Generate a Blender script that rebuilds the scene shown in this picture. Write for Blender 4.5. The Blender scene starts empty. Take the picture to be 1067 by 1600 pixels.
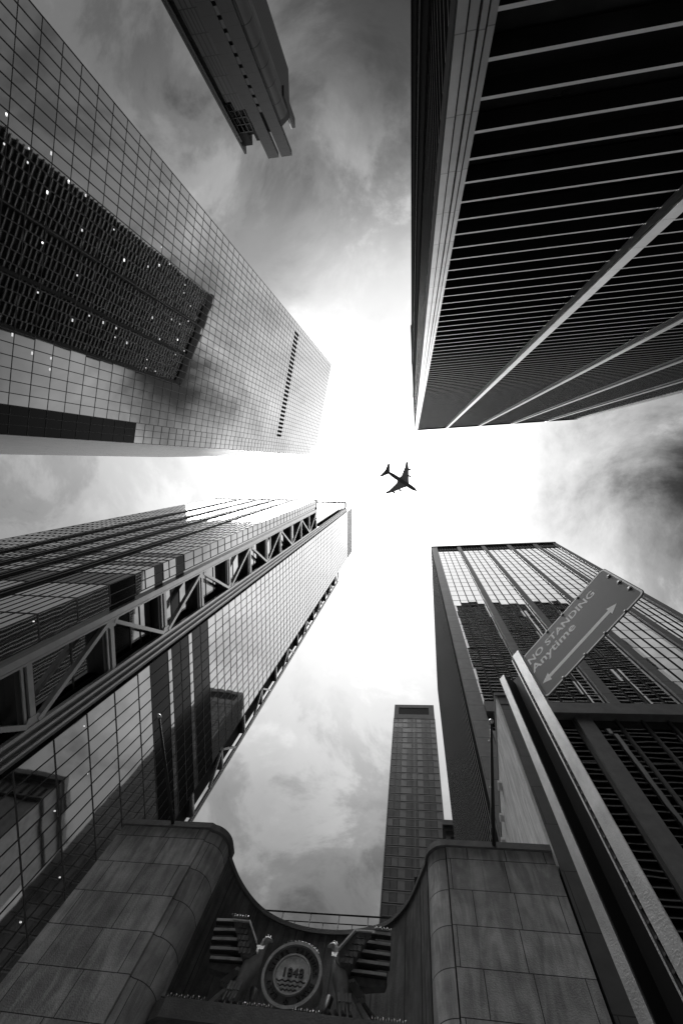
import bpy, bmesh, math, random
from mathutils import Vector, Matrix
R = math.radians
random.seed(7)
sc = bpy.context.scene
COL = sc.collection
EYE = 1.6                       # camera height above the pavement

# ------------------------------------------------------------------ camera
cam_d = bpy.data.cameras.new('camera'); cam = bpy.data.objects.new('camera', cam_d); COL.objects.link(cam)
cam_d.sensor_fit = 'VERTICAL'; cam_d.sensor_height = 36.0; cam_d.lens = 16.0
cam_d.clip_start = 0.05; cam_d.clip_end = 20000
mr = Matrix(((0.98849, -0.016704, 0.150359), (0.0, -0.993885, -0.110416), (0.151284, 0.109145, -0.982446)))
cam.matrix_world = Matrix.Translation((0, 0, EYE)) @ mr.to_4x4()
sc.camera = cam

# ------------------------------------------------------------------ light
SUN_EL, SUN_AZ = 74.0, 250.0     # degrees, azimuth from +Y clockwise
sv = Vector((math.cos(R(SUN_EL)) * math.sin(R(SUN_AZ)), math.cos(R(SUN_EL)) * math.cos(R(SUN_AZ)), math.sin(R(SUN_EL))))
sd = bpy.data.lights.new('sun', 'SUN'); so = bpy.data.objects.new('sun', sd); COL.objects.link(so)
sd.energy = 1.5; sd.angle = R(25); sd.color = (1, 1, 1)
so.rotation_euler = sv.to_track_quat('Z', 'Y').to_euler(); so.location = (0, 0, 400)

w = bpy.data.worlds.new('World'); sc.world = w; w.use_nodes = True
nt = w.node_tree; nt.nodes.clear()
def N(t, **k):
    n = nt.nodes.new(t)
    for a, v in k.items(): setattr(n, a, v)
    return n
def L(a, b): nt.links.new(a, b)
def mth(op, a, b=None, c=None, clamp=False):
    n = N('ShaderNodeMath', operation=op); n.use_clamp = clamp
    for i, v in enumerate((a, b, c)):
        if v is None: continue
        if isinstance(v, (int, float)): n.inputs[i].default_value = v
        else: L(v, n.inputs[i])
    return n.outputs[0]
sky = N('ShaderNodeTexSky', sky_type='NISHITA'); sky.sun_disc = False
sky.sun_elevation = R(SUN_EL); sky.sun_rotation = R(SUN_AZ); sky.altitude = 0
bw = N('ShaderNodeRGBToBW'); L(sky.outputs[0], bw.inputs[0])
tc = N('ShaderNodeTexCoord'); D = tc.outputs['Generated']
def dot(v):
    n = N('ShaderNodeVectorMath', operation='DOT_PRODUCT'); L(D, n.inputs[0]); n.inputs[1].default_value = Vector(v).normalized()
    return n.outputs['Value']
def ramp(fac, pts, interp='B_SPLINE'):
    r = N('ShaderNodeValToRGB'); r.color_ramp.interpolation = interp
    els = r.color_ramp.elements
    while len(els) < len(pts): els.new(0.5)
    for e, (p, v) in zip(els, pts): e.position = p; e.color = (v, v, v, 1)
    L(fac, r.inputs[0]); return r.outputs[0]
# thin cloud lit from behind round the zenith, thick cloud away from it
ang = mth('DIVIDE', mth('ARCCOSINE', dot((-0.06, 0.085, 0.99))), R(90))
ang0 = ang
# clouds: project the direction on a flat layer so that they stretch towards the horizon
sep = N('ShaderNodeSeparateXYZ'); L(D, sep.inputs[0])
zz = mth('MAXIMUM', sep.outputs[2], 0.12)
cmb = N('ShaderNodeCombineXYZ'); L(mth('DIVIDE', sep.outputs[0], zz), cmb.inputs[0]); L(mth('DIVIDE', sep.outputs[1], zz), cmb.inputs[1])
def noise(scale, detail, rough, dist, off):
    mp = N('ShaderNodeMapping'); L(cmb.outputs[0], mp.inputs[0]); mp.inputs['Location'].default_value = off
    n = N('ShaderNodeTexNoise'); L(mp.outputs[0], n.inputs['Vector'])
    n.inputs['Scale'].default_value = scale; n.inputs['Detail'].default_value = detail
    n.inputs['Roughness'].default_value = rough; n.inputs['Distortion'].default_value = dist
    return n.outputs[0]
n1 = noise(3.4, 10, 0.64, 0.35, (1.3, 4.7, 0.0))
n2 = noise(1.3, 5, 0.5, 0.1, (7.1, 2.2, 0.0))
ang = mth('ADD', ang0, mth('ADD', mth('MULTIPLY', mth('SUBTRACT', n2, 0.5), 0.3), mth('MULTIPLY', mth('SUBTRACT', n1, 0.5), 0.12)))
base = ramp(ang, [(0, 0.52), (0.2, 0.42), (0.28, 0.335), (0.36, 0.255), (0.43, 0.175), (0.49, 0.105), (0.56, 0.06), (1, 0.035)], 'LINEAR')
cl = mth('ADD', mth('MULTIPLY', n1, 0.58), mth('MULTIPLY', n2, 0.42))
clr = ramp(cl, [(0.36, 0.36), (0.46, 0.76), (0.54, 1.15), (0.64, 1.55)], 'EASE')
# dark cloud banks
def bank(v, width, depth):
    a = mth('ADD', mth('ARCCOSINE', dot(v)), mth('MULTIPLY', mth('SUBTRACT', n1, 0.5), 0.5))
    g = mth('POWER', 2.718, mth('MULTIPLY', mth('POWER', mth('DIVIDE', a, R(width)), 2.0), -1.0))
    return mth('SUBTRACT', 1.0, mth('MULTIPLY', g, depth))
banks = mth('MULTIPLY', mth('MULTIPLY', bank((0.505, 0.0, 0.863), 9.5, 0.96), bank((-0.03, -0.66, 0.75), 13, 0.75)),
            mth('MULTIPLY', bank((-0.09, 0.75, 0.66), 9, 0.35), bank((-0.30, -0.42, 0.84), 8, 0.3)))
tot = mth('MULTIPLY', mth('MULTIPLY', base, clr), banks)
# the thin bright veil washes the cloud pattern out round the zenith
veil = ramp(mth('ADD', mth('MULTIPLY', ang, 0.8), mth('MULTIPLY', ang0, 0.2)), [(0, 2.2), (0.07, 1.5), (0.12, 0.7), (0.19, 0.5), (0.27, 0.38), (0.36, 0.2), (0.46, 0.0)], 'LINEAR')
tot = mth('MAXIMUM', tot, mth('MULTIPLY', mth('MULTIPLY', veil, banks), mth('ADD', 0.65, mth('MULTIPLY', clr, 0.35))))
glow = mth('MULTIPLY', mth('POWER', 2.718, mth('MULTIPLY', mth('POWER', mth('DIVIDE', mth('ARCCOSINE', dot(tuple(sv))), R(6.5)), 2.0), -1.0)), mth('MULTIPLY', clr, 3.2))
tot = mth('ADD', tot, glow)
val = mth('ADD', mth('MULTIPLY', tot, 10.0), mth('MULTIPLY', mth('MINIMUM', bw.outputs[0], 4.0), 0.04))
bg = N('ShaderNodeBackground'); L(val, bg.inputs[0]); bg.inputs[1].default_value = 0.1
wo = N('ShaderNodeOutputWorld'); L(bg.outputs[0], wo.inputs[0])

sc.view_settings.view_transform = 'Standard'; sc.view_settings.look = 'None'
sc.view_settings.exposure = 1.2; sc.view_settings.gamma = 1.0
sc.render.engine = 'CYCLES'
sc.cycles.max_bounces = 8; sc.cycles.glossy_bounces = 6; sc.cycles.caustics_reflective = False

# ------------------------------------------------------------------ materials
MATS = {}
def mat(name, v, rough=0.6, metal=0.0, spec=0.5, var=0.0, vscale=(1, 1, 1), nscale=1.0, bump=0.0, bscale=20.0, brick=None, emit=0.0, wave=0.0, wscale=0.3, stain=0.0):
    if name in MATS: return MATS[name]
    m = bpy.data.materials.new(name); m.use_nodes = True
    t = m.node_tree; b = t.nodes['Principled BSDF']
    b.inputs['Base Color'].default_value = (v, v, v, 1); b.inputs['Roughness'].default_value = rough
    b.inputs['Metallic'].default_value = metal; b.inputs['Specular IOR Level'].default_value = spec
    def nn(ty, **k):
        n = t.nodes.new(ty)
        for a, q in k.items(): setattr(n, a, q)
        return n
    tcn = nn('ShaderNodeTexCoord'); O = tcn.outputs['Object']
    col = None
    def mul(a, b_):
        x = nn('ShaderNodeMix', data_type='RGBA', blend_type='MULTIPLY'); x.inputs[0].default_value = 1
        t.links.new(a, x.inputs[6]); t.links.new(b_, x.inputs[7]); return x.outputs[2]
    def cramp(src, pts):
        r = nn('ShaderNodeValToRGB'); e = r.color_ramp.elements
        while len(e) < len(pts): e.new(.5)
        for k, (p, q) in zip(e, pts): k.position = p; k.color = (q, q, q, 1)
        t.links.new(src, r.inputs[0]); return r.outputs[0]
    hgt = None
    if brick:
        bw_, bh, mort, c1, c2, cm = brick
        sp = nn('ShaderNodeSeparateXYZ'); t.links.new(O, sp.inputs[0])
        ad = nn('ShaderNodeMath', operation='ADD'); t.links.new(sp.outputs[0], ad.inputs[0]); t.links.new(sp.outputs[1], ad.inputs[1])
        cb = nn('ShaderNodeCombineXYZ'); t.links.new(ad.outputs[0], cb.inputs[0]); t.links.new(sp.outputs[2], cb.inputs[1])
        br = nn('ShaderNodeTexBrick'); t.links.new(cb.outputs[0], br.inputs[0]); br.inputs['Scale'].default_value = 1
        br.inputs['Brick Width'].default_value = bw_; br.inputs['Row Height'].default_value = bh; br.inputs['Mortar Size'].default_value = mort
        br.inputs['Mortar Smooth'].default_value = 0.15
        br.inputs['Color1'].default_value = (c1, c1, c1, 1); br.inputs['Color2'].default_value = (c2, c2, c2, 1); br.inputs['Mortar'].default_value = (cm, cm, cm, 1)
        br.offset = 0.42; br.squash = 0.72; br.squash_frequency = 2
        col = br.outputs[0]; hgt = br.outputs['Fac']
    if var:
        mp = nn('ShaderNodeMapping'); mp.inputs['Scale'].default_value = vscale; t.links.new(O, mp.inputs[0])
        nz = nn('ShaderNodeTexNoise'); nz.inputs['Scale'].default_value = nscale; nz.inputs['Detail'].default_value = 8; nz.inputs['Roughness'].default_value = 0.62
        t.links.new(mp.outputs[0], nz.inputs[0])
        lo, hi = (1 - var, 1 + var) if col is not None else (v * (1 - var), v * (1 + var))
        c = cramp(nz.outputs[0], [(0.3, lo), (0.7, hi)])
        col = mul(col, c) if col is not None else c
    if stain:
        mp = nn('ShaderNodeMapping'); mp.inputs['Scale'].default_value = (1.9, 1.9, 0.3); t.links.new(O, mp.inputs[0])
        nz = nn('ShaderNodeTexNoise'); nz.inputs['Scale'].default_value = 1.0; nz.inputs['Detail'].default_value = 10; nz.inputs['Roughness'].default_value = 0.65; nz.inputs['Distortion'].default_value = 1.1
        t.links.new(mp.outputs[0], nz.inputs[0])
        c = cramp(nz.outputs[0], [(0.42, 1 - stain), (0.58, 1.0)])
        if col is None:
            rg = nn('ShaderNodeRGB'); rg.outputs[0].default_value = (v, v, v, 1); col = rg.outputs[0]
        col = mul(col, c)
    if col is not None: t.links.new(col, b.inputs['Base Color'])
    if bump or wave:
        nz = nn('ShaderNodeTexNoise'); nz.inputs['Scale'].default_value = wscale if wave else bscale; nz.inputs['Detail'].default_value = 1 if wave else 5
        t.links.new(O, nz.inputs[0])
        bp = nn('ShaderNodeBump'); bp.inputs['Strength'].default_value = 1.0; bp.inputs['Distance'].default_value = wave or bump
        t.links.new(nz.outputs[0], bp.inputs['Height']); t.links.new(bp.outputs[0], b.inputs['Normal'])
    if emit:
        b.inputs['Emission Color'].default_value = (1, 1, 1, 1); b.inputs['Emission Strength'].default_value = emit
    MATS[name] = m; return m

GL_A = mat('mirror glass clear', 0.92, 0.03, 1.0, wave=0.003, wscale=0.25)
GL_B = mat('mirror glass slab', 0.92, 0.03, 1.0, wave=0.008, wscale=0.25)
GL_C = mat('mirror glass shoulder', 0.85, 0.03, 1.0, wave=0.008, wscale=0.25)
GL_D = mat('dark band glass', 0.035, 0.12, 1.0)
GL_W = mat('wavy bronze glass', 0.85, 0.02, 1.0, wave=0.0025, wscale=0.35)
GL_W2 = mat('dark bronze glass', 0.2, 0.02, 1.0, wave=0.004, wscale=0.35)
GL_H = mat('smoked glass', 0.13, 0.25, 0.6, var=0.25, nscale=0.2)
GL_K = mat('black window glass', 0.12, 0.05, 0.6, spec=0.7, var=0.5, nscale=0.12)
MUL = mat('dark mullion metal', 0.07, 0.45)
CORE = mat('dark core', 0.02, 0.8)
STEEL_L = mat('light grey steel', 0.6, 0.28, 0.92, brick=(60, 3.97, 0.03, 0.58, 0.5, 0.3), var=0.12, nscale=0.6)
STEEL_E = mat('lit flange edge', 0.75, 0.38, 0.5, var=0.1, nscale=2)  # light on the black steel fronts, put into the colour
WEB = mat('glossy black girder web', 0.02, 0.28, spec=0.6, var=0.4, nscale=0.25)
STEEL_C = mat('shaded west steel', 0.025, 0.9, spec=0.02)  # darker copy for west sides: their shade put into the colour
STEEL_W = mat('shaded flange edge', 0.15, 0.5, 0.0, var=0.2, nscale=2)  # west flange edges greyed: shade on that side put into the colour
STEEL_D = mat('black painted steel', 0.012, 0.6, spec=0.25, var=0.3, nscale=0.5)
TRUSS = mat('truss steel paint', 0.92, 0.27, 0.65, var=0.1, nscale=0.5)
TRUSS_M = mat('grey truss cladding', 0.22, 0.3, 0.6, var=0.2, nscale=0.3)
TRUSS_D = mat('dark truss cladding', 0.06, 0.35, 0.3)
MULB = mat('black bronze mullion', 0.02, 0.8, spec=0.05)
LOUV = mat('louver black', 0.012, 0.8, spec=0.08)
PIL = mat('granite pilaster', 0.14, 0.55, brick=(40, 3.1, 0.04, 0.15, 0.12, 0.03), var=0.2, nscale=1.2)
FIN_L = mat('anodised fin', 0.6, 0.5, 0.2)
FIN_D = mat('dark wall panel', 0.02, 0.8, spec=0.05, var=0.25, nscale=0.3)
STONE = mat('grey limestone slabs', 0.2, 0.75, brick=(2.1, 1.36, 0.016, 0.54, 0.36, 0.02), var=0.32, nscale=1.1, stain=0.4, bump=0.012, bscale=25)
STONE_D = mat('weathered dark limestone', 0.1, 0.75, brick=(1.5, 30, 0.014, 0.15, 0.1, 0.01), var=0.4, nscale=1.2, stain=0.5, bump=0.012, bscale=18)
COPING = mat('coping stone', 0.11, 0.7, var=0.35, nscale=1.6, bump=0.01, bscale=20)
MARBLE = mat('stained pale marble', 0.8, 0.6, var=0.1, nscale=1.0, stain=0.3, brick=(2.6, 30, 0.015, 0.88, 0.8, 0.35))
PANEL = mat('grey granite panels', 0.07, 0.55, brick=(50, 2.35, 0.02, 0.075, 0.06, 0.01), var=0.2, nscale=1.5)
ALU = mat('cast aluminium', 0.32, 0.5, 0.3, var=0.3, nscale=3, bump=0.006, bscale=30)
ALU_P = mat('bright edge metal', 0.6, 0.4, 0.3, var=0.3, nscale=3)
ALU_D = mat('patinated cast metal', 0.1, 0.55, 0.3, var=0.4, nscale=4, bump=0.006, bscale=30)
DISC = mat('weathered seal face', 0.85, 0.7, var=0.4, nscale=4.5, bump=0.01, bscale=14)
LETT = mat('dark lettering and feather shade', 0.015, 0.6)
PINS = mat('bare wire', 0.6, 0.3, 0.8)
SIGN = mat('sign sheeting', 0.07, 0.6, spec=0.1, var=0.08, nscale=9)
SIGNW = mat('white sign lettering', 0.9, 0.6, spec=0.1, var=0.08, nscale=30)
ZINC = mat('worn galvanised steel', 0.4, 0.45, 0.35, var=0.25, vscale=(1, 1, 0.4), nscale=30, bump=0.0006, bscale=300)
POSTD = mat('shaded post paint', 0.012, 0.7, spec=0.2)  # inside of the channel: shade of the hollow put into the colour
WHITE_L = mat('lit ceiling lamp', 0.9, 0.5, emit=0.3)
PLANE_D = mat('aircraft belly paint', 0.16, 0.5, var=0.2, nscale=0.1)
PLANE_M = mat('aircraft wing skin', 0.42, 0.45, 0.2, var=0.25, nscale=0.25)
TOWER1 = mat('grey curtain panels', 0.12, 0.4, 0.2, brick=(1.5, 7.6, 0.18, 0.14, 0.09, 0.01), var=0.12, nscale=0.2)
TOWER2 = mat('black granite wall', 0.04, 0.5, brick=(60, 4.1, 0.1, 0.045, 0.035, 0.008), var=0.2, nscale=0.3)
TOWER3 = mat('ribbed side cladding', 0.07, 0.5, brick=(2.2, 400, 0.3, 0.08, 0.06, 0.02))
CONC = mat('concrete band', 0.13, 0.7, var=0.25, nscale=0.7, bump=0.01)
PALEP = mat('pale metal panels', 0.8, 0.4, 0.4, var=0.06, nscale=.3)
PALE = mat('pale old stone', 0.2, 0.7, var=0.25, nscale=0.6)
PLAZA = mat('granite paving', 0.25, 0.8, brick=(1.2, 1.2, 0.01, 0.27, 0.23, 0.12), var=0.12, nscale=1.5)
ROOF = mat('roof membrane', 0.08, 0.9)
ASPH = mat('asphalt', 0.05, 0.9, var=0.25, nscale=3, bump=0.01, bscale=60)
PAVE = mat('concrete pavement', 0.22, 0.85, brick=(1.5, 1.5, 0.01, 0.23, 0.2, 0.1), var=0.15, nscale=2)

# ------------------------------------------------------------------ mesh helpers
class MB:
    def __init__(s): s.v = []; s.f = []; s.mi = []; s.sm = []
    def quad(s, pts, mi=0, smooth=False):
        i = len(s.v); s.v += [tuple(p) for p in pts]; s.f.append(tuple(range(i, i + len(pts)))); s.mi.append(mi); s.sm.append(smooth)
    def box(s, x0, x1, y0, y1, z0, z1, mi=0, front=None):
        a = [(x0, y0, z0), (x1, y0, z0), (x1, y1, z0), (x0, y1, z0), (x0, y0, z1), (x1, y0, z1), (x1, y1, z1), (x0, y1, z1)]
        i = len(s.v); s.v += a
        for k, f in enumerate(((0, 3, 2, 1), (4, 5, 6, 7), (0, 1, 5, 4), (1, 2, 6, 5), (2, 3, 7, 6), (3, 0, 4, 7))):
            s.f.append(tuple(i + j for j in f)); s.sm.append(False)
            s.mi.append(front[1] if front and k in front[0] else mi)
    def prism(s, poly, z0, z1, mi=0, side=None, axis='z', smooth=False):
        # poly counter-clockwise seen from the extrusion's positive end
        n = len(poly)
        def pt(p, t): return (p[0], p[1], t) if axis == 'z' else (p[0], t, p[1])
        i = len(s.v); s.v += [pt(p, z0) for p in poly] + [pt(p, z1) for p in poly]
        s.f.append(tuple(i + k for k in reversed(range(n)))); s.f.append(tuple(i + n + k for k in range(n)))
        s.mi += [mi, mi]; s.sm += [False, False]
        for k in range(n):
            l = (k + 1) % n
            s.f.append((i + k, i + l, i + n + l, i + n + k)); s.mi.append(mi if side is None else side); s.sm.append(smooth)
    def beam(s, p, q, w, h, up=(0, 0, 1), mi=0):
        p, q = Vector(p), Vector(q); d = (q - p).normalized(); a = d.cross(Vector(up))
        if a.length < 1e-4: a = d.cross(Vector((1, 0, 0)))
        a.normalize(); b = a.cross(d)
        c = [a * sx * w / 2 + b * sy * h / 2 for sx, sy in ((-1, -1), (1, -1), (1, 1), (-1, 1))]
        i = len(s.v); s.v += [tuple(p + k) for k in c] + [tuple(q + k) for k in c]
        for f in ((0, 1, 2, 3), (7, 6, 5, 4), (0, 4, 5, 1), (1, 5, 6, 2), (2, 6, 7, 3), (3, 7, 4, 0)):
            s.f.append(tuple(i + j for j in f)); s.mi.append(mi); s.sm.append(False)
    def sweep(s, rings, n=16, mi=0, cap=True):
        # rings: list of (centre, a-axis vector, b-axis vector)
        i0 = len(s.v)
        for c, a, b in rings:
            c, a, b = Vector(c), Vector(a), Vector(b)
            for k in range(n):
                t = 2 * math.pi * k / n; s.v.append(tuple(c + a * math.cos(t) + b * math.sin(t)))
        for r in range(len(rings) - 1):
            for k in range(n):
                l = (k + 1) % n
                s.f.append((i0 + r * n + k, i0 + r * n + l, i0 + (r + 1) * n + l, i0 + (r + 1) * n + k)); s.mi.append(mi); s.sm.append(True)
        if cap:
            s.f.append(tuple(i0 + k for k in reversed(range(n)))); s.f.append(tuple(i0 + (len(rings) - 1) * n + k for k in range(n)))
            s.mi += [mi, mi]; s.sm += [False, False]
    def tube(s, p, q, r0, r1=None, n=12, mi=0):
        p, q = Vector(p), Vector(q); d = (q - p).normalized(); a = d.orthogonal().normalized(); b = d.cross(a)
        r1 = r0 if r1 is None else r1
        s.sweep([(p, a * r0, b * r0), (q, a * r1, b * r1)], n, mi)
    def mesh(s, name, mats):
        me = bpy.data.meshes.new(name); me.from_pydata(s.v, [], s.f)
        for m in (mats if isinstance(mats, (list, tuple)) else [mats]): me.materials.append(m)
        me.polygons.foreach_set('material_index', s.mi); me.polygons.foreach_set('use_smooth', s.sm)
        me.validate(); me.update()
        return me
    def build(s, name, mats, parent=None, fix=False):
        me = s.mesh(name, mats)
        if fix:
            bm = bmesh.new(); bm.from_mesh(me); bmesh.ops.recalc_face_normals(bm, faces=bm.faces); bm.to_mesh(me); bm.free()
        o = bpy.data.objects.new(name, me); COL.objects.link(o)
        if parent: o.parent = parent
        return o
def panes(mb, o, a, n, length, count, z0, z1, tilt=0.003, mi=0, gap=0.0):
    """one row of glass panes, each a sheet of its own set a hair out of plane"""
    o, a, n = Vector(o), Vector(a), Vector(n); wd = length / count
    for k in range(count):
        tx, tz, ou = random.gauss(0, tilt), random.gauss(0, tilt), random.uniform(0, 0.01)
        pts = []
        for sx, sz in ((0, 0), (1, 0), (1, 1), (0, 1)):
            off = ou + (sx - .5) * wd * tx + (sz - .5) * (z1 - z0) * tz
            p = o + a * (wd * (k + (gap + sx * (1 - 2 * gap)))) + n * off
            pts.append((p.x, p.y, z0 + (z1 - z0) * sz))
        mb.quad(pts, mi)
def thing(name, label, cat, loc=(0, 0, 0), rot=0.0, group=None):
    o = bpy.data.objects.new(name, None); COL.objects.link(o); o.location = loc; o.rotation_euler = (0, 0, R(rot))
    o.empty_display_size = 1
    return tag(o, label, cat, group)
def tag(o, label, cat, group=None):
    o['label'] = label; o['category'] = cat
    if group: o['group'] = group
    return o
def text_mesh(s, size, depth, bold=0.0, align='CENTER', spacing=1.0):
    c = bpy.data.curves.new('lettering', 'FONT'); c.body = s; c.size = size; c.extrude = depth; c.offset = bold
    c.align_x = align; c.align_y = 'BOTTOM_BASELINE'; c.space_character = spacing
    o = bpy.data.objects.new('lettering', c); COL.objects.link(o)
    dg = bpy.context.evaluated_depsgraph_get(); dg.update()
    me = bpy.data.meshes.new_from_object(o.evaluated_get(dg)); 
    bpy.data.objects.remove(o); bpy.data.curves.remove(c)
    return me
def add_mesh(mb, me, M, mi=0):
    i = len(mb.v); mb.v += [tuple(M @ v.co) for v in me.vertices]
    for p in me.polygons: mb.f.append(tuple(i + k for k in p.vertices)); mb.mi.append(mi); mb.sm.append(False)
def copy_tree(o, parent=None):
    c = o.copy(); COL.objects.link(c)
    if parent: c.parent = parent
    for ch in list(o.children): copy_tree(ch, c)
    return c

# ------------------------------------------------------------------ ground
g = MB(); g.quad([(-4000, -4000, 0), (4000, -4000, 0), (4000, 4000, 0), (-4000, 4000, 0)]); g.build('ground', ASPH)['kind'] = 'structure'
g = MB(); g.prism([(-43, -1), (60, -7), (60, 26), (-43, 33)], 0.004, 0.13); g.build('sidewalk', PLAZA)['kind'] = 'structure'
g = MB(); g.prism([(-50, -90), (120, -100), (120, -15), (-50, -9)], 0.004, 0.13); g.build('bounce_plaza', PLAZA)['kind'] = 'structure'  # unseen wide pale paving, added to bounce light onto the stone fronts
g = MB(); g.prism([(-43, 40), (60, 33), (60, 110), (-43, 110)], 0.004, 0.13); g.build('bounce_plaza', PLAZA)['kind'] = 'structure'  # more unseen pale paving, added for bounce light

# ------------------------------------------------------------------ glass tower, upper left
t = thing('glass_tower', 'tall tower with a flat grid of mirror glass reflecting a dark building, upper left', 'skyscraper', (-52.1, -62.0, 0), 101.1)
H = 299.6; W = 54.2; FL = 3.9
ca, sa = math.cos(R(78.1)), math.sin(R(78.1))
c2 = (59.3, 3.4); c3 = (c2[0] + 105 * ca, c2[1] + 105 * sa)
b = MB(); b.prism([(0.1, 0.15), (W - 0.02, 0.15), (W - 0.02, 3.55), (c2[0] - 0.1, 3.55), (c3[0], c3[1]), (0.1, c3[1])], 0, H - 0.1); b.build('core', CORE, t)
rows = int(H / FL)
for k in range(rows):
    z0 = H - (k + 1) * FL; z1 = z0 + FL
    b = MB(); cnt = 29
    panes(b, (0, 0, 0), (1, 0, 0), (0, -1, 0), W, cnt, z0, z1, 0.0017)
    panes(b, (W, 0, 0), (0, 1, 0), (1, 0, 0), 3.4, 2, z0, z1, 0.001)
    b.build('window_row', GL_A, t)
    b = MB(); panes(b, (W, 3.4, 0), (1, 0, 0), (0, -1, 0), c2[0] - W, 3, z0, z1, 0.0016)
    b.build('step_window_row', GL_D if z1 < 108.5 else GL_A, t)  # dark lower rows: a reflection put into the glass colour
    b = MB(); panes(b, (c2[0], c2[1], 0), (ca, sa, 0), (sa, -ca, 0), 105, 50, z0, z1, 0.001)
    b.build('cladding_row', PALEP, t)
b = MB(); bw_ = W / 29
for k in range(30): b.box(k * bw_ - .065, k * bw_ + .065, -0.09, 0.05, 0, H)
for k in range(rows): z = H - k * FL; b.box(0, W + 0.06, -0.05, 0.05, z - 0.1, z)
for k in range(rows):
    z = H - k * FL; b.box(W + 0.06, c2[0], 3.33, 3.45, z - 0.12, z); b.box(W - 0.02, W + 0.07, 0.0, 3.33, z - 0.12, z)
for k in range(4): x = W + 0.07 + (c2[0] - W - .07) * k / 3; b.box(x - .05, x + .05, 3.32, 3.46, 0, H)
b.build('mullion_grid', MUL, t)
for k in range(26):
    x = 3.4 + 1.866 * k; b = MB(); b.box(x + .15, x + 1.25, -0.1, 0.06, 206.9 + EYE, 213.6 + EYE)
    b.build('vent_louver', LOUV, t)
random.seed(21)
for k in range(52):
    low = k > 47
    x = random.uniform(43, 53) if low else random.uniform(15, 41); x = round(x / bw_) * bw_ + .35
    z = random.uniform(62, 76) if low else random.uniform(58, 118); z = H - round((H - z) / FL) * FL
    b = MB(); wl = random.choice((0.3, .4, .5, .25)); b.box(x, x + wl, -0.06, -0.03, z - .5, z - .28); b.build('ceiling_lamp', WHITE_L, t)

# ------------------------------------------------------------------ black steel tower, upper right
t = thing('black_steel_tower', 'black steel office tower with pale horizontal flange lines and wide columns, upper right', 'skyscraper', (1.6, -15.4, 0), -3.3)
H = 227.6; LX = 72.9; LY = 46.8
b = MB(); b.box(1.0, LX - 1, -LY + 1, -1.0, 0, H - .3); b.build('core', CORE, t)
FP = 3.97
ks = range(-5, 52)
for k in ks:
    z0 = 21.6 + FP * k; zt = z0 + 1.95
    if zt > H: continue
    b = MB()
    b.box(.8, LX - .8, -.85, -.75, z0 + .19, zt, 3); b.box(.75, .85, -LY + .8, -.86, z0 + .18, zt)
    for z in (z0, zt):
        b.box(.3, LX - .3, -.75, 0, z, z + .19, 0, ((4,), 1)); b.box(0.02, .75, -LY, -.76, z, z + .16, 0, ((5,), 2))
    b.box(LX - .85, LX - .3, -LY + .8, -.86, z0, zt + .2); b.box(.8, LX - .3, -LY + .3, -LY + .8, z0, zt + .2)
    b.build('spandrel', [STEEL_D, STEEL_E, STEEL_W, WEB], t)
    b = MB()
    panes(b, (LX - .9, -.88, 0), (-1, 0, 0), (0, 1, 0), LX - 1.8, 44, zt + .2, z0 + FP, 0.004)
    panes(b, (.88, -.9, 0), (0, -1, 0), (-1, 0, 0), LY - 1.8, 28, zt + .2, z0 + FP, 0.002)
    b.build('window_row', GL_K, t)
def i_column(x, y, ax):
    b = MB()
    if ax == 'x':
        b.box(x - .55, x + .35, y + .55, y + .68, 0, H, 1); b.box(x - .2, x + .1, y, y + .55, 0, H, 0); b.box(x - .7, x + .75, y - .03, y + .12, 0, H, 1)
    else:
        b.box(x - .68, x - .55, y - .45, y + .45, 0, H, 1); b.box(x - .55, x, y - .15, y + .15, 0, H, 0); b.box(x - .12, x + .03, y - .7, y + .7, 0, H, 1)
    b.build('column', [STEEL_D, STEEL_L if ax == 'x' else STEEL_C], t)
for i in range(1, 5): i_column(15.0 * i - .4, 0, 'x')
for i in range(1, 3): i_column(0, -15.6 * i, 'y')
b = MB()
b.box(-.38, -.02, .05, .4, 0, H, 3, ((4,), 1)); b.box(-.02, .05, .05, .3, 0, H, 0); b.box(.05, .36, .05, .36, 0, H, 1); b.box(.36, .45, .0, .22, 0, H, 0); b.box(.45, .66, .0, .4, 0, H, 1); b.box(.66, .74, 0, .2, 0, H, 0); b.box(.74, 1.0, 0, .32, 0, H, 1)
b.box(-.4, -.1, -1.4, .05, 0, H, 3); b.box(-.1, .3, -1.0, 0.0, 0, H, 0)
b.build('corner_column', [STEEL_D, STEEL_L, PIL, STEEL_C], t)
b = MB(); b.box(LX - 1.2, LX + .4, -.9, .4, 0, H, 0); b.build('corner_column', [STEEL_L], t)
b = MB(); b.box(-.5, LX + .5, -.5, .5, H, H + .7, 1, ((4,), 0)); b.box(-.5, .5, -LY - .4, -.5, H - 5.5, H + .7, 1); b.build('roof_coping', [STEEL_E, STEEL_C], t)
for k in range(2):
    b = MB(); b.box(5.6 + k * .45, 5.9 + k * .45, -.8, -.7, 20.2, 20.45); b.build('ceiling_lamp', WHITE_L, t)

# ------------------------------------------------------------------ braced tower, mid left
t = thing('braced_tower', 'glass skyscraper with K braced steel truss running up a slot in its face, left', 'skyscraper', (-44.5, 0, 0), 90)
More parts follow.
